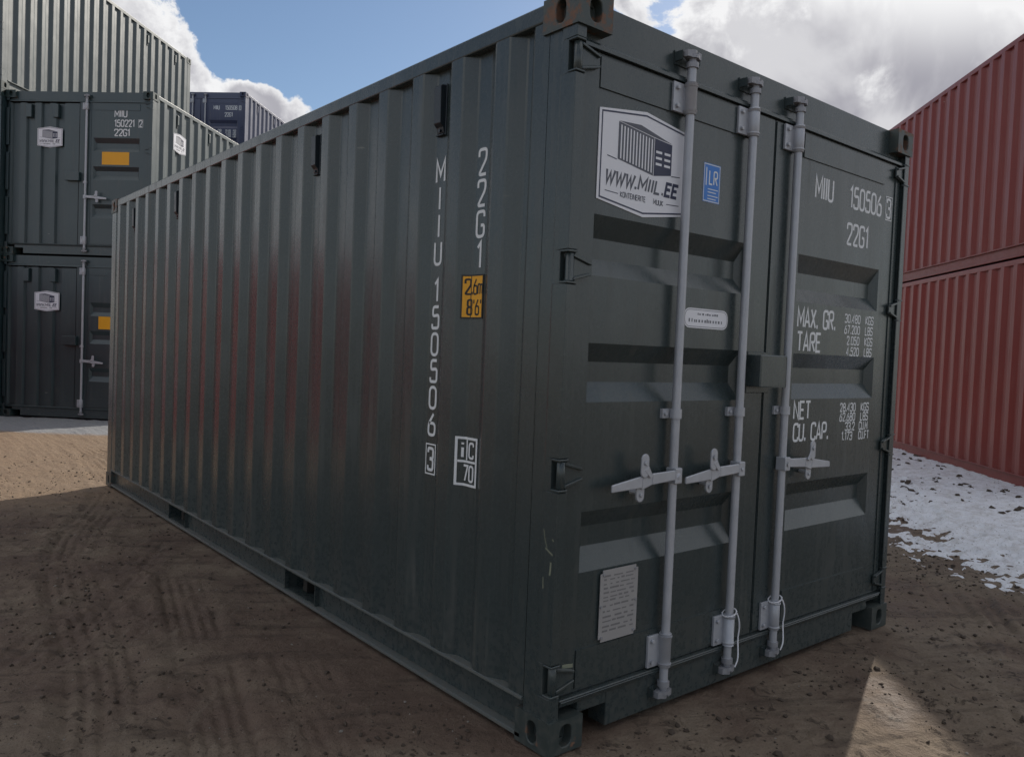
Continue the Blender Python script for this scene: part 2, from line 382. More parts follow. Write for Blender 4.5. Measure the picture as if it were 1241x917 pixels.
def b_casting(sx, sy, sz):
    def f():
        mb = MB(); w_, l_, h_ = 0.162, 0.178, 0.118
        x0, x1 = (0, w_) if sx < 0 else (W-w_, W); y0, y1 = (0, l_) if sy < 0 else (L-l_, L); z0, z1 = (0, h_) if sz < 0 else (H-h_, H)
        cx, cy, cz = (x0+x1)/2, (y0+y1)/2, (z0+z1)/2
        holed(mb, (x0 if sx < 0 else x1, cy, cz), (0,1,0), (0,0,1), (sx,0,0), l_/2, h_/2, 0.026, 0.040, 0.035)
        holed(mb, (cx, y0 if sy < 0 else y1, cz), (1,0,0), (0,0,1), (0,sy,0), w_/2, h_/2, 0.030, 0.040, 0.035)
        holed(mb, (cx, cy, z0 if sz < 0 else z1), (1,0,0), (0,1,0), (0,0,sz), w_/2, l_/2, 0.032, 0.062, 0.035)
        xi = x1 if sx < 0 else x0; yi = y1 if sy < 0 else y0; zi = z1 if sz < 0 else z0
        mb.quad((xi,y0,z0),(xi,y1,z0),(xi,y1,z1),(xi,y0,z1)); mb.quad((x0,yi,z0),(x1,yi,z0),(x1,yi,z1),(x0,yi,z1)); mb.quad((x0,y0,zi),(x1,y0,zi),(x1,y1,zi),(x0,y1,zi))
        return mb
    return f
def b_header():
    mb = MB(); mb.box(0.055, W-0.055, 0.046, 0.110, 2.432, 2.584)
    mb.prism([(0.020,2.420),(0.020,2.432),(0.030,2.444),(0.0455,2.446),(0.0455,2.420)], 'x', 0.058, W-0.058)
    return mb
def b_sill():
    mb = MB(); mb.box(0.310, W-0.310, 0.030, 0.120, 0.020, 0.172); mb.box(0.164, 0.3098, 0.031, 0.120, 0.106, 0.171); mb.box(W-0.3098, W-0.164, 0.031, 0.120, 0.106, 0.171)
    mb.prism([(0.012,0.1725),(0.0295,0.1725),(0.0295,0.150),(0.022,0.150)], 'x', 0.064, W-0.064)
    mb.box(0.056, W-0.056, 0.012, 0.110, 0.1735, 0.1815)
    return mb
def b_rear(top):
    def f():
        mb = MB()
        if top: mb.box(0.11, W-0.11, L-0.06, L-0.010, 2.46, 2.582)
        else: mb.box(0.164, W-0.164, L-0.06, L-0.010, 0.016, 0.175)
        return mb
    return f
GRV = [(1.655, 1.868, 1.790, 1.717), (1.212, 1.420, 1.354, 1.282), (0.609, 0.826, 0.764, 0.692)]   # z low, z high, flat top, flat bottom
def b_door(x0, x1, gx0, gx1, z0=0.186, z1=2.416):
    """pressed door leaf: frame members proud of a skin with trapezoid grooves"""
    def f():
        mb = MB(); y = DY; d = 0.036; e = 0.030; z = z0
        for (a, b, ft, fb) in sorted(GRV):
            mb.quad((x0,y,z),(x1,y,z),(x1,y,a),(x0,y,a))
            mb.quad((x0,y,a),(gx0,y,a),(gx0,y,b),(x0,y,b)); mb.quad((gx1,y,a),(x1,y,a),(x1,y,b),(gx1,y,b))
            A, B, C_, D_ = (gx0,y,a),(gx1,y,a),(gx1,y,b),(gx0,y,b)
            a2, b2, c2, d2 = (gx0+e,y+d,fb),(gx1-e,y+d,fb),(gx1-e,y+d,ft),(gx0+e,y+d,ft)
            mb.quad(A,B,b2,a2); mb.quad(B,C_,c2,b2); mb.quad(C_,D_,d2,c2); mb.quad(D_,A,a2,d2); mb.quad(a2,b2,c2,d2)
            z = b
        mb.quad((x0,y,z),(x1,y,z),(x1,y,z1),(x0,y,z1))
        t = y+0.045                                           # edges
        mb.quad((x0,y,z0),(x0,y,z1),(x0,t,z1),(x0,t,z0)); mb.quad((x1,y,z0),(x1,y,z1),(x1,t,z1),(x1,t,z0))
        mb.quad((x0,y,z1),(x1,y,z1),(x1,t,z1),(x0,t,z1)); mb.quad((x0,y,z0),(x1,y,z0),(x1,t,z0),(x0,t,z0))
        mb.quad((x0,t+0.002,z0),(x1,t+0.002,z0),(x1,t+0.002,z1),(x0,t+0.002,z1))
        # welded top and bottom members and upright edges, a few millimetres proud
        i0, i1 = gx0-0.002, gx1+0.002; j1 = 2.336 if x1 > 2 else i1+0.006; j0 = i0-0.006 if x1 < 2 else 1.415
        mb.box(i0, i1, y-0.006, y-0.0005, 2.300, z1-0.012); mb.box(i0, i1, y-0.006, y-0.0005, z0+0.012, 0.334)
        mb.box(x0+0.004, j0, y-0.005, y-0.0006, z0+0.006, z1-0.006); mb.box(j1, x1-0.004, y-0.005, y-0.0006, z0+0.006, z1-0.006)
        return mb
    return f
def b_hinge(z, right):
    def f():
        mb = MB()
        mb.cyl((0.030,0.026,z-0.047),(0.030,0.026,z+0.047),0.0155,n=14)
        mb.cyl((0.030,0.026,z-0.064),(0.030,0.026,z+0.064),0.008,n=10)
        # lug plates on the post above and below the knuckle
        for s in (-1, 1):
            mb.prism([(0.004,0.006),(0.048,0.006),(0.052,0.022),(0.048,0.048),(0.004,0.048)], 'z', z+s*0.0525-0.004, z+s*0.0525+0.004)
        # blade: tapered strap with raised rims, welded on the leaf
        y = DY-0.006
        pts = [(0.036,z-0.045),(0.036,z+0.045),(0.088,z+0.030),(0.122,z+0.022),(0.122,z-0.022),(0.088,z-0.030)]
        mb.prism(pts, 'y', y-0.010, y)
        mb.prism([(0.036,z+0.034),(0.036,z+0.045),(0.122,z+0.022),(0.122,z+0.012)], 'y', y-0.020, y-0.0102)
        mb.prism([(0.036,z-0.045),(0.036,z-0.034),(0.122,z-0.012),(0.122,z-0.022)], 'y', y-0.020, y-0.0102)
        if right: mb.mirror_x(W)
        return mb
    return f
BY = 0.002                       # locking bar axis plane
def b_bar(x): 
    def f(): mb = MB(); mb.cyl((x,BY,0.130),(x,BY,2.470),0.017,n=20); return mb
    return f
def b_bracket(x, z0, z1, s):
    def f():
        mb = MB(); mb.cyl((x,BY,z0),(x,BY,z1),0.0235,n=18)
        for z in (z0+0.012, z1-0.012): mb.cyl((x,BY,z-0.004),(x,BY,z+0.004),0.0262,n=18)
        mb.box(x-0.020, x+0.020, BY, DY-0.0065, z0+0.006, z1-0.006)
        a, b = sorted((x-0.080*s, x-0.018*s)); mb.box(a, b, DY-0.018, DY-0.0062, z0+0.004, z1-0.004)
        for z in (z0+0.025, z1-0.025): mb.cyl((x-0.060*s, DY-0.018, z), (x-0.060*s, DY-0.028, z), 0.009, n=6)
        return mb
    return f
def b_guide(x, z, s):
    def f():
        mb = MB(); mb.cyl((x,BY,z-0.018),(x,BY,z+0.018),0.0225,n=18)
        a, b = sorted((x-0.055*s, x+0.01*s)); mb.box(a, b, DY-0.014, DY-0.0006, z-0.018, z+0.018)
        mb.cyl((x-0.040*s, DY-0.014, z), (x-0.040*s, DY-0.022, z), 0.008, n=6); return mb
    return f
def b_cam(x, top):
    def f():
        mb = MB(); s = 1 if top else -1; z = 2.470 if top else 0.130
        mb.cyl((x,BY,z),(x,BY,z+s*0.020),0.024,n=16); mb.cyl((x,BY,z+s*0.020),(x,BY,z+s*0.034),0.015,n=12)
        mb.cyl((x,BY,z+s*0.034),(x,BY,z+s*0.048),0.026,n=16)
        for d in (-1, 1): mb.prism([(x+d*0.012,BY-0.018),(x+d*0.040,BY-0.010),(x+d*0.042,BY+0.012),(x+d*0.012,BY+0.022)], 'z', z+s*0.036, z+s*0.060)
        mb.cyl((x,BY,z+s*0.048),(x,BY,z+s*0.066),0.016,n=12); return mb
    return f
def b_keeper(x, top):
    def f():
        mb = MB(); z = 2.508 if top else 0.085; y1 = 0.0455 if top else 0.0296
        for d in (-1, 1):
            mb.prism([(x+d*0.046,y1),(x+d*0.055,y1),(x+d*0.053,BY+0.004),(x+d*0.045,BY+0.008)], 'z', z-0.014, z+0.020)
        mb.box(x-0.056, x+0.056, y1-0.005, y1-0.0004, z-0.024, z+0.026); return mb
    return f
def b_handle(x, s, z=0.930):
    """s=-1: grip points to -x. hub block, cranked lever, thinner grip"""
    def f():
        mb = MB(); y = BY-0.024
        a, b = sorted((x-0.020, x+0.020)); mb.box(a, b, BY-0.030, BY+0.020, z-0.030, z+0.030)
        mb.cyl((x+s*0.002,BY-0.030,z),(x+s*0.002,BY-0.036,z),0.009,n=8)
        def bar(x0, z0, h0, x1, z1, h1, ya, yb):
            p = [(x+s*x0, z0-h0), (x+s*x0, z0+h0), (x+s*x1, z1+h1), (x+s*x1, z1-h1)]; mb.prism(p, 'y', ya, yb)
        bar(0.018, z+0.004, 0.019, 0.150, z-0.002, 0.021, y-0.004, y+0.006)
        bar(0.150, z-0.002, 0.021, 0.205, z-0.008, 0.030, y-0.003, y+0.007)
        bar(0.205, z-0.008, 0.022, 0.365, z-0.022, 0.0135, y-0.004, y+0.006)
        return mb
    return f
def b_catch(x, s, z=0.930):
    def f():
        mb = MB(); cx = x+s*0.200
        def lobe(zc, ya, yb, r=0.021, hh=0.036):
            p = [(cx+r*math.cos(t), zc+(hh-r)*(1 if math.sin(t) > 0 else -1)+r*math.sin(t)) for t in np.linspace(0.1, 2*math.pi+0.1, 18, endpoint=False)]
            mb.prism(p, 'y', ya, yb)
        lobe(z-0.045, BY-0.016, BY-0.006, hh=0.040); lobe(z+0.052, BY-0.034, BY-0.026, hh=0.044); mb.cyl((cx,BY-0.006,z-0.050),(cx,DY-0.0005,z-0.050),0.009,n=8)
        mb.cyl((cx, BY-0.034, z+0.062), (cx, BY-0.040, z+0.062), 0.009, n=10); mb.cyl((cx, BY-0.016, z-0.058), (cx, BY-0.022, z-0.058), 0.008, n=10)
        mb.prism([(cx+s*-0.020, z+0.050), (cx-s*0.045, z+0.012), (cx-s*0.030, z+0.004), (cx+s*0.006, z+0.036)], 'y', BY-0.035, BY-0.029)
        return mb
    return f
def b_lockbox():
    mb = MB(); x0, x1 = 1.075, 1.262; z0, z1 = 1.272, 1.398; y0 = -0.052
    mb.box(x0, x1, y0, y0+0.006, z0, z1); mb.box(x0, x1, y0, DY-0.007, z1, z1+0.006); mb.box(x0-0.006, x0, y0, DY-0.007, z0, z1+0.006); mb.box(x1, x1+0.006, y0, DY-0.007, z0, z1+0.006)
    mb.box(x0+0.01, x1-0.01, DY-0.012, DY-0.0064, z0-0.03, z1+0.02)
    return mb
def b_gasket(x):
    def f(): mb = MB(); mb.box(x-0.006, x+0.006, DY+0.006, DY+0.05, 0.184, 2.418); return mb
    return f
def b_gasket_h(z0, z1):
    def f(): mb = MB(); mb.box(0.056, W-0.056, DY+0.004, DY+0.05, z0, z1); return mb
    return f
def b_strap(x):
    def f():
        mb = MB(); P = []
        for t in np.linspace(0, 1, 16):
            P.append(Vector((x+0.030*math.sin(t*3.0)+0.006, BY-0.030-0.006*math.sin(t*9), 0.33-0.235*t+0.004*math.sin(t*14))))
        for a, b in zip(P, P[1:]): mb.cyl(a, b, 0.0032, n=6, cap=False)
        Q = [Vector((x+0.029*math.cos(t), BY-0.029*math.sin(t), 0.322+0.012*math.cos(t))) for t in np.linspace(0, 2*math.pi, 17)]
        for a, b in zip(Q, Q[1:]): mb.cyl(a, b, 0.0034, n=6, cap=False)
        return mb
    return f
def b_vent(y):
    def f():
        mb = MB(); x = 0.042
        a, b = y-0.030, y+0.030
        mb.prism([(x-0.0004,2.258),(x-0.010,2.262),(x-0.016,2.285),(x-0.030,2.300),(x-0.032,2.448),(x-0.022,2.456),(x-0.0004,2.456)], 'y', a+0.006, b-0.006)
        mb.box(x-0.006, x-0.0006, a, b, 2.252, 2.462)
        mb.box(x-0.016, x-0.006, a+0.004, b-0.004, 2.252, 2.259); mb.cyl((x-0.010,y,2.272),(x-0.019,y,2.272),0.006,n=8)
        return mb
    return f

# ---- printed marks
def on_door(yy): return lambda X, Y, l: (X, yy-0.0008-l, Y)
UX = [0.545+PER*i for i in range(19)]      # centres of the inner flats: 0.5465 + ...
def flat_c(i): return Y0+PER*i+0.1835
def side_chars(t, z0, pitch, h=0.102, w=0.046, i=1, box=False):
    def f():
        mb = MB(); yc = flat_c(i); x = 0.042-0.0014
        for n_, c in enumerate(t):
            z = z0-pitch*n_; cw = w*G[c][0]
            text(mb, c, lambda X, Y, l: (x-l, yc+cw/2-X, z-h/2+Y), 0, 0, h, w, 0, 0.0125)
        if box: frame(mb, -0.034, 0.034, -0.062, 0.062, 0.006, lambda X, Y, l: (x-l, yc-X, z0+Y), 0.0003, 0)
        return mb
    return f
def wrap(yl):                                     # X runs towards the door along the folded sheet
    return lambda X, Y, l: (px(yl-X)-0.0026-l, yl-X, Y)
def b_height_label():
    mb = MB(); fn = wrap(0.626); n = 14; z0, z1 = 1.500, 1.672; wd = 0.114
    for lay, mat, q in ((0, 0, 0.0), (0.0004, 1, 0.006)):
        xs = np.linspace(q, wd-q, n)
        for a, b in zip(xs, xs[1:]): rect(mb, a, b, z0+q, z1-q, fn, lay, mat)
    text(mb, '2.6m', fn, 0.016, 1.596, 0.058, 0.0205, 0.007, 0.0075, 0, maxseg=0.01, lay=0.0008)
    mb2 = text(mb, "8'6'", fn, 0.026, 1.516, 0.058, 0.021, 0.010, 0.0075, 0, maxseg=0.01, lay=0.0008)
    # lift the print above the yellow
    return mb
def b_rail_code():
    mb = MB(); fn = wrap(0.628); z0, z1 = 0.846, 1.030
    frame(mb, 0.006, 0.112, z0, z1, 0.010, fn, 0, 0, 0.006)
    ribbon(mb, [(0.012, 0.938), (0.106, 0.938)], 0.009, fn, LAY, 0, False, 0.006); ribbon(mb, [(0.052, 0.944), (0.052, 1.024)], 0.008, fn, 2*LAY, 0)
    text(mb, 'i', fn, 0.028, 0.954, 0.058, 0.03, 0, 0.010); text(mb, 'C', fn, 0.066, 0.954, 0.058, 0.026, 0, 0.009, maxseg=0.01)
    text(mb, '70', fn, 0.036, 0.862, 0.060, 0.024, 0.010, 0.009, maxseg=0.01); return mb
def line(t, x, z, h, w, gap, stroke):
    def f(): mb = MB(); text(mb, t, on_door(DY), x, z, h, w, gap, stroke); return mb
    return f
def boxed(t, x, z, h, w, stroke):
    def f():
        mb = MB(); fn = on_door(DY); text(mb, t, fn, x, z, h, w, 0, stroke); frame(mb, x-0.014, x+w+0.014, z-0.012, z+h+0.012, 0.0045, fn, 0.0004, 0); return mb
    return f
def mark(parent, name, b, key): part(parent, name, key, b, [WHITE], fix=False)
def door_marks(d, num, chk, x0=1.572, z=2.140, h=0.098):
    mark(d, 'owner_code', line('MIIU', x0, z, h, 0.042, 0.016, 0.013), ('oc', x0)); mark(d, 'serial_number', line(num, x0+0.315, z, h, 0.042, 0.0165, 0.013), ('sn', num))
    mark(d, 'check_digit', boxed(chk, x0+0.690, z, h*0.95, 0.038, 0.012), ('cd', chk)); mark(d, 'size_code', line('22G1', x0+0.303, z-0.178, h, 0.044, 0.017, 0.013), 'sc')
def end_door_marks(d, num, chk, x=1.80):
    mark(d, 'owner_code', line('MIIU', x, 2.200, 0.10, 0.055, 0.020, 0.016), 'oc3'); mark(d, 'serial_number', line(num, x, 2.050, 0.10, 0.046, 0.018, 0.015), ('sn3', num))
    mark(d, 'check_digit', boxed(chk, x+0.405, 2.052, 0.096, 0.044, 0.014), ('cd3', chk)); mark(d, 'size_code', line('22G1', x, 1.905, 0.10, 0.055, 0.018, 0.016), 'sc3')
def weight_marks(d):
    for t, x, z, h, w, g, st in (('MAX. GR.', 1.478, 1.543, 0.083, 0.038, 0.0125, 0.0122), ('TARE', 1.482, 1.434, 0.083, 0.040, 0.014, 0.0122), ('NET', 1.485, 1.122, 0.077, 0.038, 0.014, 0.0115), ('CU. CAP.', 1.490, 1.020, 0.077, 0.036, 0.012, 0.0115)):
        mark(d, 'weight_heading', line(t, x, z, h, w, g, st), ('wh', t))
    rows = [('30.480', 'KGS', 1.584), ('67.200', 'LBS', 1.5305), ('2.050', 'KGS', 1.477), ('4.520', 'LBS', 1.4235), ('28.430', 'KGS', 1.148), ('62.680', 'LBS', 1.1005), ('33.2', 'CU.M', 1.053), ('1.173', 'CU.FT', 1.0055)]
    for a, b, z in rows:
        wd = {6: 0.162, 5: 0.133, 4: 0.104}[len(a)]; cu = b[0] == 'C'
        mark(d, 'weight_figure', line(a, 2.062-wd, z, 0.0385, 0.0205, 0.0085, 0.0065), ('wf', z)); mark(d, 'weight_unit', line(b, 2.096 if cu else 2.106, z, 0.0385, 0.018 if cu else 0.021, 0.0075, 0.0065), ('wu', z))
def b_sign(full=True):
    """six-sided company sign: white, navy border, container picture, web address"""
    def f():
        mb = MB(); s = 0.487; h = 0.312; ap = 0.034     # local: x 0..s, y 0..h
        fn = lambda X, Y, l: (X, -0.0030-l, Y)
        hexa = [(0,0),(s*0.5,-ap),(s,0),(s,h),(s*0.5,h+ap),(0,h)]
        mb.prism(hexa, 'y', -0.0028, 0.0, 0)
        ins = 0.014; hx = [(ins,ins*0.6),(s*0.5,-ap+ins),(s-ins,ins*0.6),(s-ins,h-ins*0.6),(s*0.5,h+ap-ins),(ins,h-ins*0.6)]
        ribbon(mb, hx, 0.006, fn, 0.0002, 1, True)
        # container: dark side with white slits, door end, three rungs
        sd = [(0.098,0.108),(0.298,0.072),(0.298,0.238),(0.270,0.262),(0.098,0.262)]
        mb.add([fn(*p, 0.0002) for p in [(0.098,0.152),(0.290,0.124),(0.290,0.262),(0.098,0.284)]], [(0,1,2,3)], 2)
        for i in range(11):
            x = 0.110+i*0.0165; t = (x-0.098)/0.192; zb, zt = 0.158-t*0.026, 0.276-t*0.022
            mb.add([fn(x,zb,0.0004), fn(x+0.0065,zb-0.001,0.0004), fn(x+0.0065,zt-0.001,0.0004), fn(x,zt,0.0004)], [(0,1,2,3)], 0)
        mb.add([fn(*p, 0.00025) for p in [(0.293,0.124),(0.392,0.140),(0.392,0.254),(0.293,0.262)]], [(0,1,2,3)], 1)
        mb.add([fn(*p, 0.0003) for p in [(0.098,0.286),(0.290,0.265),(0.392,0.257),(0.215,0.294)]], [(0,1,2,3)], 2)
        for i in range(3):
            for xx in (0.302, 0.350): rect(mb, xx, xx+0.034, 0.166+0.022*i, 0.175+0.022*i, fn, 0.0005, 0)
        ribbon(mb, [(0.045,0.156),(0.094,0.150)], 0.0035, fn, 0.0002, 1); ribbon(mb, [(0.394,0.138),(0.445,0.142)], 0.0035, fn, 0.0002, 1)
        text(mb, 'WWW.', fn, 0.038, 0.062, 0.046, 0.030, 0.010, 0.0105, 2, 0.22, lay=0.0003); e = text(mb, 'MIIL.', fn, 0.212, 0.062, 0.046, 0.032, 0.014, 0.0095, 2, 0.22, lay=0.0003)
        text(mb, 'EE', fn, e+0.012, 0.062, 0.046, 0.032, 0.010, 0.012, 1, 0.22, lay=0.0003)
        ribbon(mb, [(0.040,0.034),(0.108,0.031)], 0.003, fn, 0.0002, 1); ribbon(mb, [(0.372,0.031),(0.445,0.034)], 0.003, fn, 0.0002, 1)
        text(mb, 'KONTEINERITE', fn, 0.120, 0.022, 0.018, 0.0095, 0.0036, 0.0034, 2, lay=0.0003); text(mb, 'MUUK', fn, 0.300, 0.022, 0.018, 0.0100, 0.0036, 0.0034, 2, lay=0.0003)
        return mb
    return f
def b_lr():
    mb = MB(); x0, x1, z0, z1 = 0.742, 0.850, 2.000, 2.152; fn = on_door(DY)
    rect(mb, x0, x1, z0, z1, fn, 0, 0); frame(mb, x0+0.004, x1-0.004, z0+0.004, z1-0.004, 0.0035, fn, 0.0003, 1)
    ribbon(mb, [(0.760,2.065),(0.760,2.135)], 0.006, fn, 0.0003, 1); text(mb, 'LR', fn, 0.780, 2.072, 0.052, 0.022, 0.010, 0.0065, 1, lay=0.0003)
    for i, z in enumerate((2.052, 2.040, 2.026, 2.014)): ribbon(mb, [(0.772,z),(0.838-0.012*(i % 2),z)], 0.0035, fn, 0.0003, 1)
    return mb
def b_oval():
    mb = MB(); fn = on_door(DY-0.001); x0, x1, z0, z1 = 0.660, 0.945, 1.500, 1.578; r = 0.022
    c = rnd([(x0,z0),(x1,z0),(x1,z1),(x0,z1)], r*2, True, 5); mb.prism(c, 'y', DY-0.0018, DY-0.0004, 0)
    i = 0.006; ribbon(mb, rnd([(x0+i,z0+i),(x1-i,z0+i),(x1-i,z1-i),(x0+i,z1-i)], r*1.6, True, 5), 0.002, fn, 0.0003, 1, True)
    random.seed(3)
    for z, h, a, b in ((1.552, 0.008, 0.745, 0.872), (1.523, 0.014, 0.690, 0.915)):
        x = a
        while x < b:
            wd = random.choice((0.006, 0.008, 0.010)); rect(mb, x, x+wd, z, z+h*random.choice((1, .75)), fn, 0.0003, 1); x += wd+random.choice((0.004, 0.004, 0.010))
    return mb
def b_plate():
    mb = MB(); x0, x1, z0, z1 = 0.250, 0.452, 0.340, 0.603; q = 0.012
    p = [(x0+q,z0),(x1-q,z0),(x1-q,z0+q),(x1,z0+q),(x1,z1-q),(x1-q,z1-q),(x1-q,z1),(x0+q,z1),(x0+q,z1-q),(x0,z1-q),(x0,z0+q),(x0+q,z0+q)]
    mb.prism(p, 'y', DY-0.009, DY-0.0066, 0); fn = lambda X, Y, l: (X, DY-0.0095-l, Y); random.seed(5)
    z = z1-0.026
    while z > z0+0.03:
        x = x0+0.018
        while x < x1-0.03:
            wd = random.uniform(0.01, 0.05); wd = min(wd, x1-0.018-x); rect(mb, x, x+wd, z, z+random.choice((0.005, 0.007)), fn, 0, 1); x += wd+random.uniform(0.004, 0.02)
        z -= random.choice((0.013, 0.016, 0.02))
    for (x, z) in ((x0+0.008,0.470),(x1-0.008,0.470),(x0+0.016,z0+0.016),(x1-0.016,z1-0.016),(x0+0.016,z1-0.016),(x1-0.016,z0+0.016)): mb.cyl((x,DY-0.009,z),(x,DY-0.0125,z),0.0055,n=8,mat=2)
    return mb
def b_yellow_door():
    mb = MB(); fn = on_door(DY-0.0004); rect(mb, 1.60, 2.05, 1.450, 1.650, fn, 0, 0); return mb

def part_door(root, name, x0, x1, g0, g1, P):
    return part(root, name, ('door', x0), b_door(x0, x1, g0, g1), [P], 0.0)

def container(name, label, origin, theta, z, P, PR, end='cargo', group=None, marks='main', vents=True, cat='container', pockets=True):
    root = bpy.data.objects.new(name, None); COL.objects.link(root); root.empty_display_size = 0.5
    root.location = (origin[0], origin[1], z); root.rotation_euler = (0, 0, R(theta))
    root['label'] = label; root['category'] = cat
    if group: root['group'] = group
    sides = []
    for s in (0, 1):
        mir = (lambda b: (lambda: b().mirror_x(W))) if s else (lambda b: b)
        wl = part(root, 'side_wall', ('side', s), mir(b_side), [P]); sides.append(wl)
        part(root, 'top_rail', ('trail', s), mir(b_top_rail), [P], 0.006, seg=2)
        part(root, 'bottom_rail', ('brail', s, pockets), mir(lambda: b_bottom_rail(pockets)), [P, GREEN_D if P is GREEN else P], 0.002)
        part(root, 'corner_post', ('rpost', s), mir(b_post_rear), [P], 0.004)
        part(root, 'corner_post', ('dpost', s), (lambda: b_post_door(True).mirror_x(W)) if s else b_post_door, [P], 0.003)
        for i, p in enumerate(FP if pockets else []): part(root, 'fork_pocket', ('fp', s, i), mir(lambda p=p: b_pocket()(p)), [P])
        if vents:
            for i in (1, 5, 13, 17): part(wl, 'vent', ('vent', s, i), mir(b_vent(flat_c(i))), [VENT if PR is GREEN_R else P], 0.002)
    for sx in (-1, 1):
        for sy in (-1, 1):
            for sz in (-1, 1): part(root, 'corner_casting', ('cast', sx, sy, sz), b_casting(sx, sy, sz), [GREEN_L if (sz < 0 and P is GREEN) else PR], 0.004, seg=2)
    part(root, 'roof', 'roof', b_roof, [P]); part(root, 'floor', 'floor', b_floor, [WOOD])
    part(root, 'end_wall', 'endwall', lambda: b_end(0.11, W-0.11, L-0.02, -1), [P]); part(root, 'end_header', 'eh', b_rear(True), [P], 0.003); part(root, 'end_sill', 'es', b_rear(False), [P], 0.003)
    part(root, 'door_header', 'header', b_header, [P]); part(root, 'door_sill', 'sill', b_sill, [P], 0.003)
    part(root, 'door_gasket', 'gask0', b_gasket_h(2.4165, 2.4195), [RUBBER]); part(root, 'door_gasket', 'gask1', b_gasket_h(0.182, 0.1855), [RUBBER])
    def fittings(door, x, s):
        part(door, 'locking_bar', ('bar', x), b_bar(x), [GALV])
        part(door, 'bar_bracket', ('brt', x), b_bracket(x, 2.297, 2.414, 1), [GALV], 0.0015); part(door, 'bar_bracket', ('brb', x), b_bracket(x, 0.185, 0.316, 1), [GALV], 0.0015)
        part(door, 'bar_guide', ('bg', x), b_guide(x, 1.166, 1), [GALV])
        part(door, 'locking_cam', ('camt', x), b_cam(x, True), [GALV_D]); part(door, 'locking_cam', ('camb', x), b_cam(x, False), [GALV_D])
        part(door, 'handle', ('hd', x), b_handle(x, s), [GALV], 0.003); part(door, 'handle_catch', ('hc', x), b_catch(x, s), [GALV], 0.002)
        part(root, 'cam_keeper', ('kt', x), b_keeper(x, True), [P]); part(root, 'cam_keeper', ('kb', x), b_keeper(x, False), [P])
    rd = part_door(root, 'door', 1.2255, 2.382, 1.455, 2.215, P)
    part(rd, 'gasket', 'gsk', b_gasket(1.2205), [RUBBER])
    for hz in HZ: part(rd, 'hinge', ('hr', hz), b_hinge(hz, True), [P], 0.002)
    fittings(rd, 1.355, 1)
    if end == 'cargo':
        ld = part_door(root, 'door', 0.056, 1.2155, 0.146, 1.050, P)
        for hz in HZ: part(ld, 'hinge', ('hl', hz), b_hinge(hz, False), [P], 0.002)
        fittings(ld, 0.600, -1); fittings(ld, 1.013, -1)
        part(ld, 'lock_box', 'lockbox', b_lockbox, [P], 0.003)
    else:
        ew = part(root, 'end_panel', 'halfend', lambda: b_end(0.045, 1.2155, DY, 1), [P])
        part(ew, 'latch_box', 'latch', lambda: (lambda mb: (mb.box(1.03, 1.26, -0.03, DY-0.007, 1.18, 1.32), mb)[1])(MB()), [P], 0.004)
        for x in (0.38, 0.83):
            part(ew, 'vent', ('event', x), lambda x=x: (lambda mb: (mb.box(x-0.045, x+0.045, DY-0.03, DY+0.034, 2.17, 2.38), mb)[1])(MB()), [P], 0.006)
    return root, sides, rd, (ld if end == 'cargo' else ew)

def sign(parent, loc, rotz, scale=1.0, name='company_sign'):
    s = part(parent, name, 'sign', b_sign(), [SIGNW, NAVY, GREYP], fix=False)
    s.location = loc; s.rotation_euler = (0, 0, rotz); s.scale = (scale, 1, scale); return s

# ------------------------------------------------------------------ ground
rng = np.random.default_rng(11)
PERM = rng.permutation(512); GA = rng.uniform(0, 2*np.pi, 512)
def perlin(x, y, seed=0):
    xi = np.floor(x).astype(int); yi = np.floor(y).astype(int); xf = x-xi; yf = y-yi
    def g(ix, iy, dx, dy):
        a = GA[(PERM[(ix+seed*37) & 511]+iy) & 511]; return np.cos(a)*dx+np.sin(a)*dy
    u = xf**3*(xf*(xf*6-15)+10); v = yf**3*(yf*(yf*6-15)+10)
    return (1-v)*((1-u)*g(xi,yi,xf,yf)+u*g(xi+1,yi,xf-1,yf))+v*((1-u)*g(xi,yi+1,xf,yf-1)+u*g(xi+1,yi+1,xf-1,yf-1))
def fbm(x, y, sc, oct=4, seed=0, gain=0.5):
    s = 0; a = 1
    for o in range(oct): s = s+a*perlin(x*sc, y*sc, seed+o); sc *= 2.03; a *= gain
    return s
def track(x, y, p, q, width, depth, pitch, wob=0.05):
    """tyre track from p to q: tread grooves running along it, soft berms at its sides"""
    p, q = np.array(p), np.array(q); d = (q-p)/np.linalg.norm(q-p); ln = np.linalg.norm(q-p)
    s = (x-p[0])*d[0]+(y-p[1])*d[1]; t = -(x-p[0])*d[1]+(y-p[1])*d[0] + wob*np.sin(s*1.3)
    e = np.clip((width/2-np.abs(t))/0.025, 0, 1)*np.clip(s/0.3, 0, 1)*np.clip((ln-s)/0.3, 0, 1)
    gr = 0.5+0.5*np.cos(2*np.pi*t/pitch); brk = np.clip(0.6+1.6*fbm(x, y, 2.2, 2, 50), 0, 1)
    berm = np.exp(-((np.abs(t)-width/2-0.03)/0.03)**2)*np.clip(s/0.3, 0, 1)*np.clip((ln-s)/0.3, 0, 1)
    return (-depth*0.55*e - depth*gr**2*e*0.9 + depth*0.6*berm)*brk
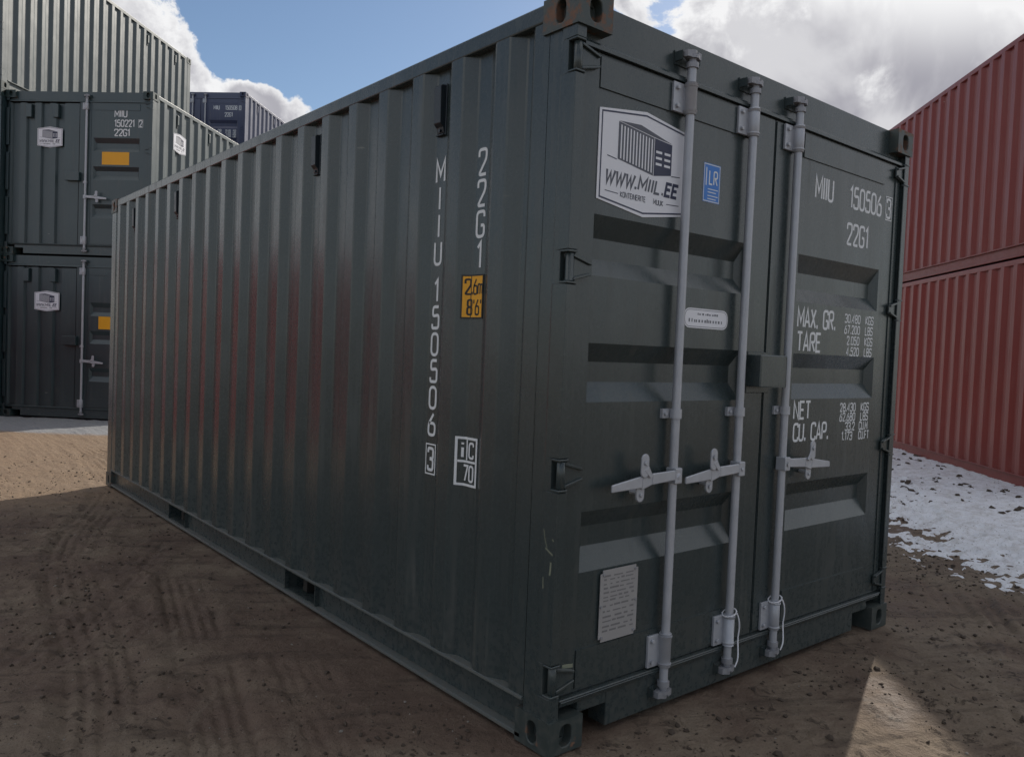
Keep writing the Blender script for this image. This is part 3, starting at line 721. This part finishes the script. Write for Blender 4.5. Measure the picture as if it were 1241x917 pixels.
def ground_z(x, y):
    z = 0.030*fbm(x, y, 0.22, 3, 1)+0.020*fbm(x, y, 0.9, 4, 5)
    cl = fbm(x, y, 7.0, 4, 9, 0.6); cm = np.clip(0.35+1.6*fbm(x, y, 0.8, 2, 21), 0, 1); z = z+0.009*cl+0.030*np.clip(cl-0.30, 0, 1)*cm
    z = z+0.0036*fbm(x, y, 26.0, 3, 13, 0.65)
    z = z+track(x, y, (-0.95, 0.3), (-0.30, 3.0), 0.27, 0.012, 0.052, 0.01)
    z = z+track(x, y, (-1.9, 1.0), (-0.15, 3.7), 0.30, 0.010, 0.075, 0.08)
    z = z+track(x, y, (-1.5, 0.0), (0.6, 8.8), 0.34, 0.013, 0.06, 0.1)
    z = z+track(x, y, (-0.62, 0.1), (-0.12, 2.1), 0.24, 0.007, 0.05, 0.01)
    z = z+track(x, y, (0.8, -1.5), (8.0, 2.6), 0.34, 0.016, 0.08, 0.05)
    z = z+track(x, y, (2.2, -0.9), (7.0, 1.9), 0.30, 0.014, 0.07, 0.05)
    # firm, level footing under and right beside the near container
    dx = np.maximum(np.maximum(-x, x-W), 0); dy = np.maximum(np.maximum(-y, y-L), 0); dd = np.hypot(dx, dy)
    k_ = np.clip(dd/0.5, 0, 1)**1.2
    under = (dd <= 0)*1.0
    z = z*(0.25+0.75*k_) - 0.006
    wl = (x-8.20)*0.7133-(y-1.28)*0.7009                    # the yard rises a little towards the red stack
    z = z+0.058*np.clip((wl+3.2)/2.6, 0, 1)**2*np.clip((14-dd)/4, 0, 1)*(x > 3)*np.clip((x-3), 0, 1)
    return np.where(dd > 14, z*0.6, z)
def axis(fine0, fine1, step, lo, hi, grow):
    a = list(np.arange(fine0, fine1, step)); s = step; v = fine0; left = []
    while v > lo: s = min(s*grow, 60); v -= s; left.append(v)
    s = step; v = a[-1]; right = []
    while v < hi: s = min(s*grow, 60); v += s; right.append(v)
    return np.array(left[::-1]+a+right)
gx = axis(-2.1, 3.4, 0.0125, -400, 400, 1.045); gy = axis(-1.4, 4.6, 0.0125, -400, 400, 1.045)
def grid_mesh(name, X, Y, Zv, mask=None):
    ny, nx = X.shape; me = bpy.data.meshes.new(name)
    idx = np.arange(nx*ny).reshape(ny, nx)
    q = np.stack([idx[:-1,:-1], idx[:-1,1:], idx[1:,1:], idx[1:,:-1]], -1).reshape(-1, 4)
    if mask is not None: q = q[mask.reshape(-1)]
    me.vertices.add(nx*ny); me.vertices.foreach_set('co', np.stack([X, Y, Zv], -1).astype(np.float32).ravel())
    me.loops.add(len(q)*4); me.loops.foreach_set('vertex_index', q.astype(np.int32).ravel())
    me.polygons.add(len(q)); me.polygons.foreach_set('loop_start', np.arange(0, len(q)*4, 4, dtype=np.int32))
    me.polygons.foreach_set('use_smooth', np.ones(len(q), bool)); me.update(calc_edges=True); me.validate()
    return me
X, Y = np.meshgrid(gx, gy); Zg = ground_z(X, Y)

mt, k, p = new_mat('damp_dirt')
tc = k.node('ShaderNodeTexCoord'); v = tc.outputs['Object']
n1 = k.noise(v, 0.35, 5, 0.6); n2 = k.noise(v, 2.3, 6, 0.62); n3 = k.noise(v, 22, 6, 0.7); n4 = k.noise(v, 120, 4, 0.7)
dry = k.ramp(k.math('ADD', k.math('MULTIPLY', n1, 0.6), k.math('MULTIPLY', n2, 0.4)), 0.42, 0.60)
sp = k.node('ShaderNodeSeparateXYZ', {0: v})
rot = k.node('ShaderNodeVectorRotate', {'Vector': v, 'Angle': R(28)}, rotation_type='Z_AXIS')
st1 = k.noise(k.vmath('MULTIPLY', rot.outputs[0], (0.8, 6.0, 1)), 1.6, 6, 0.62, 0.6)           # smears dragged along by wheels
rot2 = k.node('ShaderNodeVectorRotate', {'Vector': v, 'Angle': R(-60)}, rotation_type='Z_AXIS')
st2 = k.noise(k.vmath('MULTIPLY', rot2.outputs[0], (1.0, 5.0, 1)), 1.9, 6, 0.62, 0.6)
# the trodden yard is sandy towards the far stacks, crushed grey stone right before them
sandy = k.ramp(k.math('ADD', sp.outputs[1], k.math('MULTIPLY', n2, 1.2)), 5.3, 6.6)
sandy = k.math('MULTIPLY', sandy, k.ramp(sp.outputs[0], 2.4, 4.0, 1, 0))
c = k.mix(n2, (0.104, 0.069, 0.050), (0.180, 0.124, 0.092))
c = k.mix(k.math('MULTIPLY', dry, 0.8), c, k.mix(n3, (0.18, 0.142, 0.102), (0.31, 0.25, 0.185)))
c = k.mix(k.ramp(st1, 0.50, 0.68, 0, 0.55), c, (0.060, 0.042, 0.032)); c = k.mix(k.ramp(st2, 0.56, 0.70, 0, 0.45), c, (0.22, 0.175, 0.13))
c = k.mix(sandy, c, k.mix(k.math('MULTIPLY', k.math('ADD', st1, n3), 0.5), (0.17, 0.115, 0.074), (0.37, 0.272, 0.185)))
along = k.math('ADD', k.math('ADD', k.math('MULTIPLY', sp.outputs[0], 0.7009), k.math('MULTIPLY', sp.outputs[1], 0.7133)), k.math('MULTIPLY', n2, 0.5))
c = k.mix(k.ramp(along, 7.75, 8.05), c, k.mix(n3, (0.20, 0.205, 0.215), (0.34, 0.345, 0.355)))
vor = k.node('ShaderNodeTexVoronoi', {'Vector': v, 'Scale': 70.0, 'Randomness': 1.0}, feature='F1')
spk = k.math('MULTIPLY', k.ramp(vor.outputs['Distance'], 0.16, 0.22, 1, 0), k.ramp(k.noise(v, 9, 2), 0.5, 0.62))
c = k.mix(k.math('MULTIPLY', spk, 0.6), c, (0.28, 0.235, 0.19)); c = k.mix(k.math('MULTIPLY', k.ramp(n4, 0.55, 0.68), 0.6), c, (0.034, 0.024, 0.018))
n6 = k.noise(v, 11, 6, 0.72, 0.8); clump = k.math('MULTIPLY', k.ramp(n6, 0.55, 0.63), k.ramp(n1, 0.40, 0.55))
c = k.mix(k.math('MULTIPLY', clump, k.math('SUBTRACT', 0.75, k.math('MULTIPLY', sandy, 0.55))), c, (0.040, 0.028, 0.021))
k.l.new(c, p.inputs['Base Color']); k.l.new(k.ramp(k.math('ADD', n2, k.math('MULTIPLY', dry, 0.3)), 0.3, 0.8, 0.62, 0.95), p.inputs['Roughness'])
p.inputs['Specular IOR Level'].default_value = 0.3
hb = k.math('ADD', k.math('ADD', k.math('MULTIPLY', n3, 0.016), k.math('MULTIPLY', n4, 0.005)), k.math('ADD', k.math('MULTIPLY', n6, 0.02), k.math('MULTIPLY', st1, 0.02)))
b = k.node('ShaderNodeBump', {'Height': hb, 'Strength': 0.9, 'Distance': 1.0}); k.l.new(b.outputs[0], p.inputs['Normal'])
DIRT = mt
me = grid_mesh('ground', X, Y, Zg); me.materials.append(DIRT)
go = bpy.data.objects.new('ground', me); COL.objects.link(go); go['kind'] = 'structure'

# ------------------------------------------------------------------ containers
TH = -44.5
UXV = np.array([math.cos(R(TH)), math.sin(R(TH))]); UYV = np.array([-math.sin(R(TH)), math.cos(R(TH))])
mainc, ms, mrd, mld = container('shipping_container', 'dark green container with white number MIIU 150506 3 on doors and side', (0, 0), 0, 0, GREEN, GREEN_R)
mark(ms[0], 'owner_code', side_chars('MIIU', 2.112, 0.1135, 0.0905), 's1'); mark(ms[0], 'serial_number', side_chars('150506', 1.618, 0.1115, 0.0885), 's2n')
mark(ms[0], 'check_digit', side_chars('3', 0.915, 0, 0.090, 0.036, 1, True), 's3n'); mark(ms[0], 'size_code', side_chars('22G1', 2.105, 0.1195, 0.0965, i=0), 's4')
part(ms[0], 'height_label', 'hlabel', b_height_label, [BLK, YEL], fix=False); part(ms[0], 'rail_code_label', 'railcode', b_rail_code, [WHITE], fix=False)
door_marks(mrd, '150506', '3'); weight_marks(mrd)
sign(mld, (0.149, DY-0.0005, 1.922), 0)
part(mld, 'inspection_sticker', 'lr', b_lr, [LBLUE, WHITE], fix=False); part(mld, 'oval_sticker', 'oval', b_oval, [SIGNW, GREYP], fix=False)
part(mld, 'data_plate', 'plate', b_plate, [PLATE, PLATEL, GALV_D], fix=False)
part(mld, 'tie_strap', 's2', b_strap(1.013), [SIGNW]); part(mrd, 'tie_strap', 's3', b_strap(1.355), [SIGNW])

def scuff(parent, pts, wd, fn, key):
    def f():
        mb = MB(); ribbon(mb, pts, wd, fn, 0, 0); return mb
    part(parent, 'scuff', key, f, [SCUFF], fix=False)
SCUFF = plain('bare_scuff', (0.20, 0.21, 0.15), 0.7, 0, 0.2, 30)
post_l = [o for o in mainc.children if o.name.startswith('corner_post') and o.data == CACHE[('dpost', 0)]][0]
on_post = lambda X, Y, l: (0.0052, X, Y)
for n_, (pts, wd) in enumerate(([[(0.060,0.712),(0.036,0.700),(0.022,0.694)], 0.006], [[(0.030,0.668),(0.031,0.640),(0.034,0.622)], 0.008], [[(0.072,0.775),(0.062,0.735),(0.052,0.715)], 0.003], [[(0.028,0.748),(0.020,0.742)], 0.005], [[(0.066,0.610),(0.064,0.570)], 0.004])):
    scuff(post_l, pts, wd, on_post, ('scf', n_))
scuff(mld, [(0.078,0.292),(0.105,0.289),(0.130,0.286)], 0.014, lambda X, Y, l: (X, DY-0.0062, Y), 'scd')

A0 = np.array([0.07, 13.20])
def end_marks(rd, ep, num, chk):
    if num: end_door_marks(rd, num, chk)
    part(rd, 'yellow_sticker', 'yellow', b_yellow_door, [YEL], fix=False)
    sign(ep, (0.52, DY-0.002, 1.73), 0, 0.86)
GL = 'dark green containers with one end door'
lo_, los, lord, loe = container('shipping_container', 'dark green container standing on the ground under the one numbered 150221 2', A0, TH, 0.0, TEAL, TEAL_R, 'single', GL)
up_, ups, uprd, upe = container('shipping_container', 'dark green container marked 150221 2, upper of a stack of two', A0, TH, H+0.004, TEAL, TEAL_R, 'single', GL)
end_marks(uprd, upe, '150221', '2'); end_marks(lord, loe, None, None)
sign(ups[1], (W-0.004, 0.66, 1.86), math.pi/2, 0.86)
A1 = A0-UXV*(W+0.004)-UYV*0.10
tiers = ['dark green container at the bottom of the stack of three', 'dark green container in the middle of the stack of three', 'container with pale sunlit corrugated side, topmost of the stack of three']
for i, t in enumerate(tiers): container('shipping_container', t, A1, TH, i*(H+0.004), TEAL, TEAL_R, 'single', 'stack of three containers')
A2 = np.array([6.07, 18.83])-UXV*W
tb = ['blue container at the bottom of the far stack', 'blue container in the middle of the far stack', 'blue container with white door numbers, topmost of the far stack']
for i, t in enumerate(tb):
    _, _, rd, ld = container('shipping_container', t, A2, TH, i*(H+0.004), BLUE, BLUE_R, 'cargo', 'far stack of blue containers')
    if i == 2: door_marks(rd, '150508', '0'); weight_marks(rd)
A3 = np.array([8.20, 1.28])-UYV*1.25
container('shipping_container', 'red container standing on the snow, lower of two', A3, TH, 0.06, RED, RED_R, 'cargo', 'red containers beside the snow', vents=False, pockets=False)
container('shipping_container', 'red container stacked on another red one beside the snow', A3, TH, 0.064+H, RED, RED_R, 'cargo', 'red containers beside the snow', vents=False, pockets=False)
# the red container across the yard whose sunlit doors are mirrored in the dark green one
A4 = np.array([-3.2, 7.9])
container('shipping_container', 'red container across the yard, mirrored in the dark green corrugated side', A4, 45.5, 0.0, RED_B, RED_R, 'cargo')

# ------------------------------------------------------------------ snow lying in the shade of the red stack
o0 = A3-UYV*2.0
sx = np.arange(-4.6, 1.2, 0.025); sy = np.arange(-1.0, 14.0, 0.03)
SX, SY = np.meshgrid(sx, sy); XX = o0[0]+SX*UXV[0]+SY*UYV[0]; YY = o0[1]+SX*UXV[1]+SY*UYV[1]
edge = np.clip((SX+1.95+0.55*fbm(XX, YY, 0.5, 3, 70)+0.30*fbm(XX, YY, 2.0, 3, 75))/0.9, -1, 1)
msk = edge*0.85+0.75*fbm(XX, YY, 7.5, 4, 80, 0.7)+0.10
hs = np.clip(msk*0.055, -0.03, 0.045)+0.004*fbm(XX, YY, 14, 2, 90)
zs = ground_z(XX, YY)+hs
keep = (hs > -0.012); kq = keep[:-1,:-1] | keep[1:,:-1] | keep[:-1,1:] | keep[1:,1:]
mt, k, p = new_mat('old_snow')
tc = k.node('ShaderNodeTexCoord'); n = k.noise(tc.outputs['Object'], 9, 6, 0.65); n5 = k.noise(tc.outputs['Object'], 60, 3, 0.6)
c = k.mix(k.ramp(n, 0.42, 0.66), (0.76, 0.77, 0.80), (0.60, 0.59, 0.59)); c = k.mix(k.ramp(n5, 0.60, 0.68, 0, 0.7), c, (0.13, 0.10, 0.08))
k.l.new(c, p.inputs['Base Color']); p.inputs['Roughness'].default_value = 0.75
b = k.node('ShaderNodeBump', {'Height': n5, 'Strength': 0.5, 'Distance': 0.01}); k.l.new(b.outputs[0], p.inputs['Normal'])
me = grid_mesh('snow', XX, YY, zs, kq); me.materials.append(mt)
sn = bpy.data.objects.new('snow', me); COL.objects.link(sn); sn['kind'] = 'stuff'; sn['label'] = 'patchy old snow on the ground along the red containers'; sn['category'] = 'snow'

# ------------------------------------------------------------------ loose stones and clods
def scatter(name, label, n, region, smin, smax, mat, seed, zoff=0.0):
    g = np.random.default_rng(seed)
    t = (1+5**0.5)/2
    iv = np.array([(-1,t,0),(1,t,0),(-1,-t,0),(1,-t,0),(0,-1,t),(0,1,t),(0,-1,-t),(0,1,-t),(t,0,-1),(t,0,1),(-t,0,-1),(-t,0,1)])/math.hypot(1, t)
    ifc = np.array([(0,11,5),(0,5,1),(0,1,7),(0,7,10),(0,10,11),(1,5,9),(5,11,4),(11,10,2),(10,7,6),(7,1,8),(3,9,4),(3,4,2),(3,2,6),(3,6,8),(3,8,9),(4,9,5),(2,4,11),(6,2,10),(8,6,7),(9,8,1)])
    P = region(g, n); n = len(P); s = smin*(smax/smin)**(g.random(n)**2.6)
    V_ = iv[None]*(1+0.28*g.standard_normal((n, 12, 1)))*s[:, None, None]*(0.75+0.5*g.random((n, 1, 3))); V_[:, :, 2] *= 0.7
    V_[:, :, 0] += P[:, 0:1]; V_[:, :, 1] += P[:, 1:2]; V_[:, :, 2] += (ground_z(P[:, 0], P[:, 1])+s*0.25+zoff)[:, None]
    F = (ifc[None]+12*np.arange(n)[:, None, None]).reshape(-1, 3)
    me = bpy.data.meshes.new(name); me.from_pydata(V_.reshape(-1, 3).tolist(), [], F.tolist()); me.materials.append(mat)
    o = bpy.data.objects.new(name, me); COL.objects.link(o); o['kind'] = 'stuff'; o['label'] = label; o['category'] = name
def out_of_box(P, mrg=0.03):
    ins = (P[:, 0] > -mrg) & (P[:, 0] < W+mrg) & (P[:, 1] > -mrg) & (P[:, 1] < L+mrg); return P[~ins]
def near_left(g, n):
    y = -0.6+9*g.random(n*3)**1.8; x = -2.2+2.5*g.random(n*3); P = np.stack([x, y], 1)
    d = fbm(x, y, 1.4, 3, 30); P = P[d+0.35*g.standard_normal(len(d)) > 0.12]; return out_of_box(P)[:n]
def near_right(g, n):
    P = np.stack([0.2+5.5*g.random(n*3)**1.3, -1.2+3.2*g.random(n*3)], 1); d = fbm(P[:, 0], P[:, 1], 1.4, 3, 30); P = P[d+0.35*g.standard_normal(len(d)) > 0.1]; return out_of_box(P)[:n]
CLOD = plain('mud_clod', (0.060, 0.043, 0.031), 0.9, 0, 0.25, 40); STONE = plain('stone', (0.24, 0.215, 0.185), 0.8, 0, 0.25, 12)
scatter('mud_clods', 'small dark clods of mud strewn over the yard beside the green container', 5200, near_left, 0.0025, 0.011, CLOD, 1)
scatter('gravel', 'pale small stones lying on the mud beside the green container', 420, near_left, 0.0025, 0.008, STONE, 2)
scatter('mud_clods', 'dark clods of mud strewn before the doors and by the snow', 3800, near_right, 0.003, 0.015, CLOD, 3)
scatter('gravel', 'pale small stones lying on the mud before the doors', 260, near_right, 0.0025, 0.008, STONE, 4)

def on_snow(g, n):
    a = -1.9*g.random(n); b = 1.5+7*g.random(n); P = o0+a[:, None]*UXV+b[:, None]*UYV; d = fbm(P[:, 0], P[:, 1], 1.8, 3, 33)
    return P[d+0.25*g.standard_normal(n) > 0.1]
scatter('mud_clods', 'dark clods of mud lying on the old snow by the red containers', 1500, on_snow, 0.012, 0.045, CLOD, 6, 0.030)
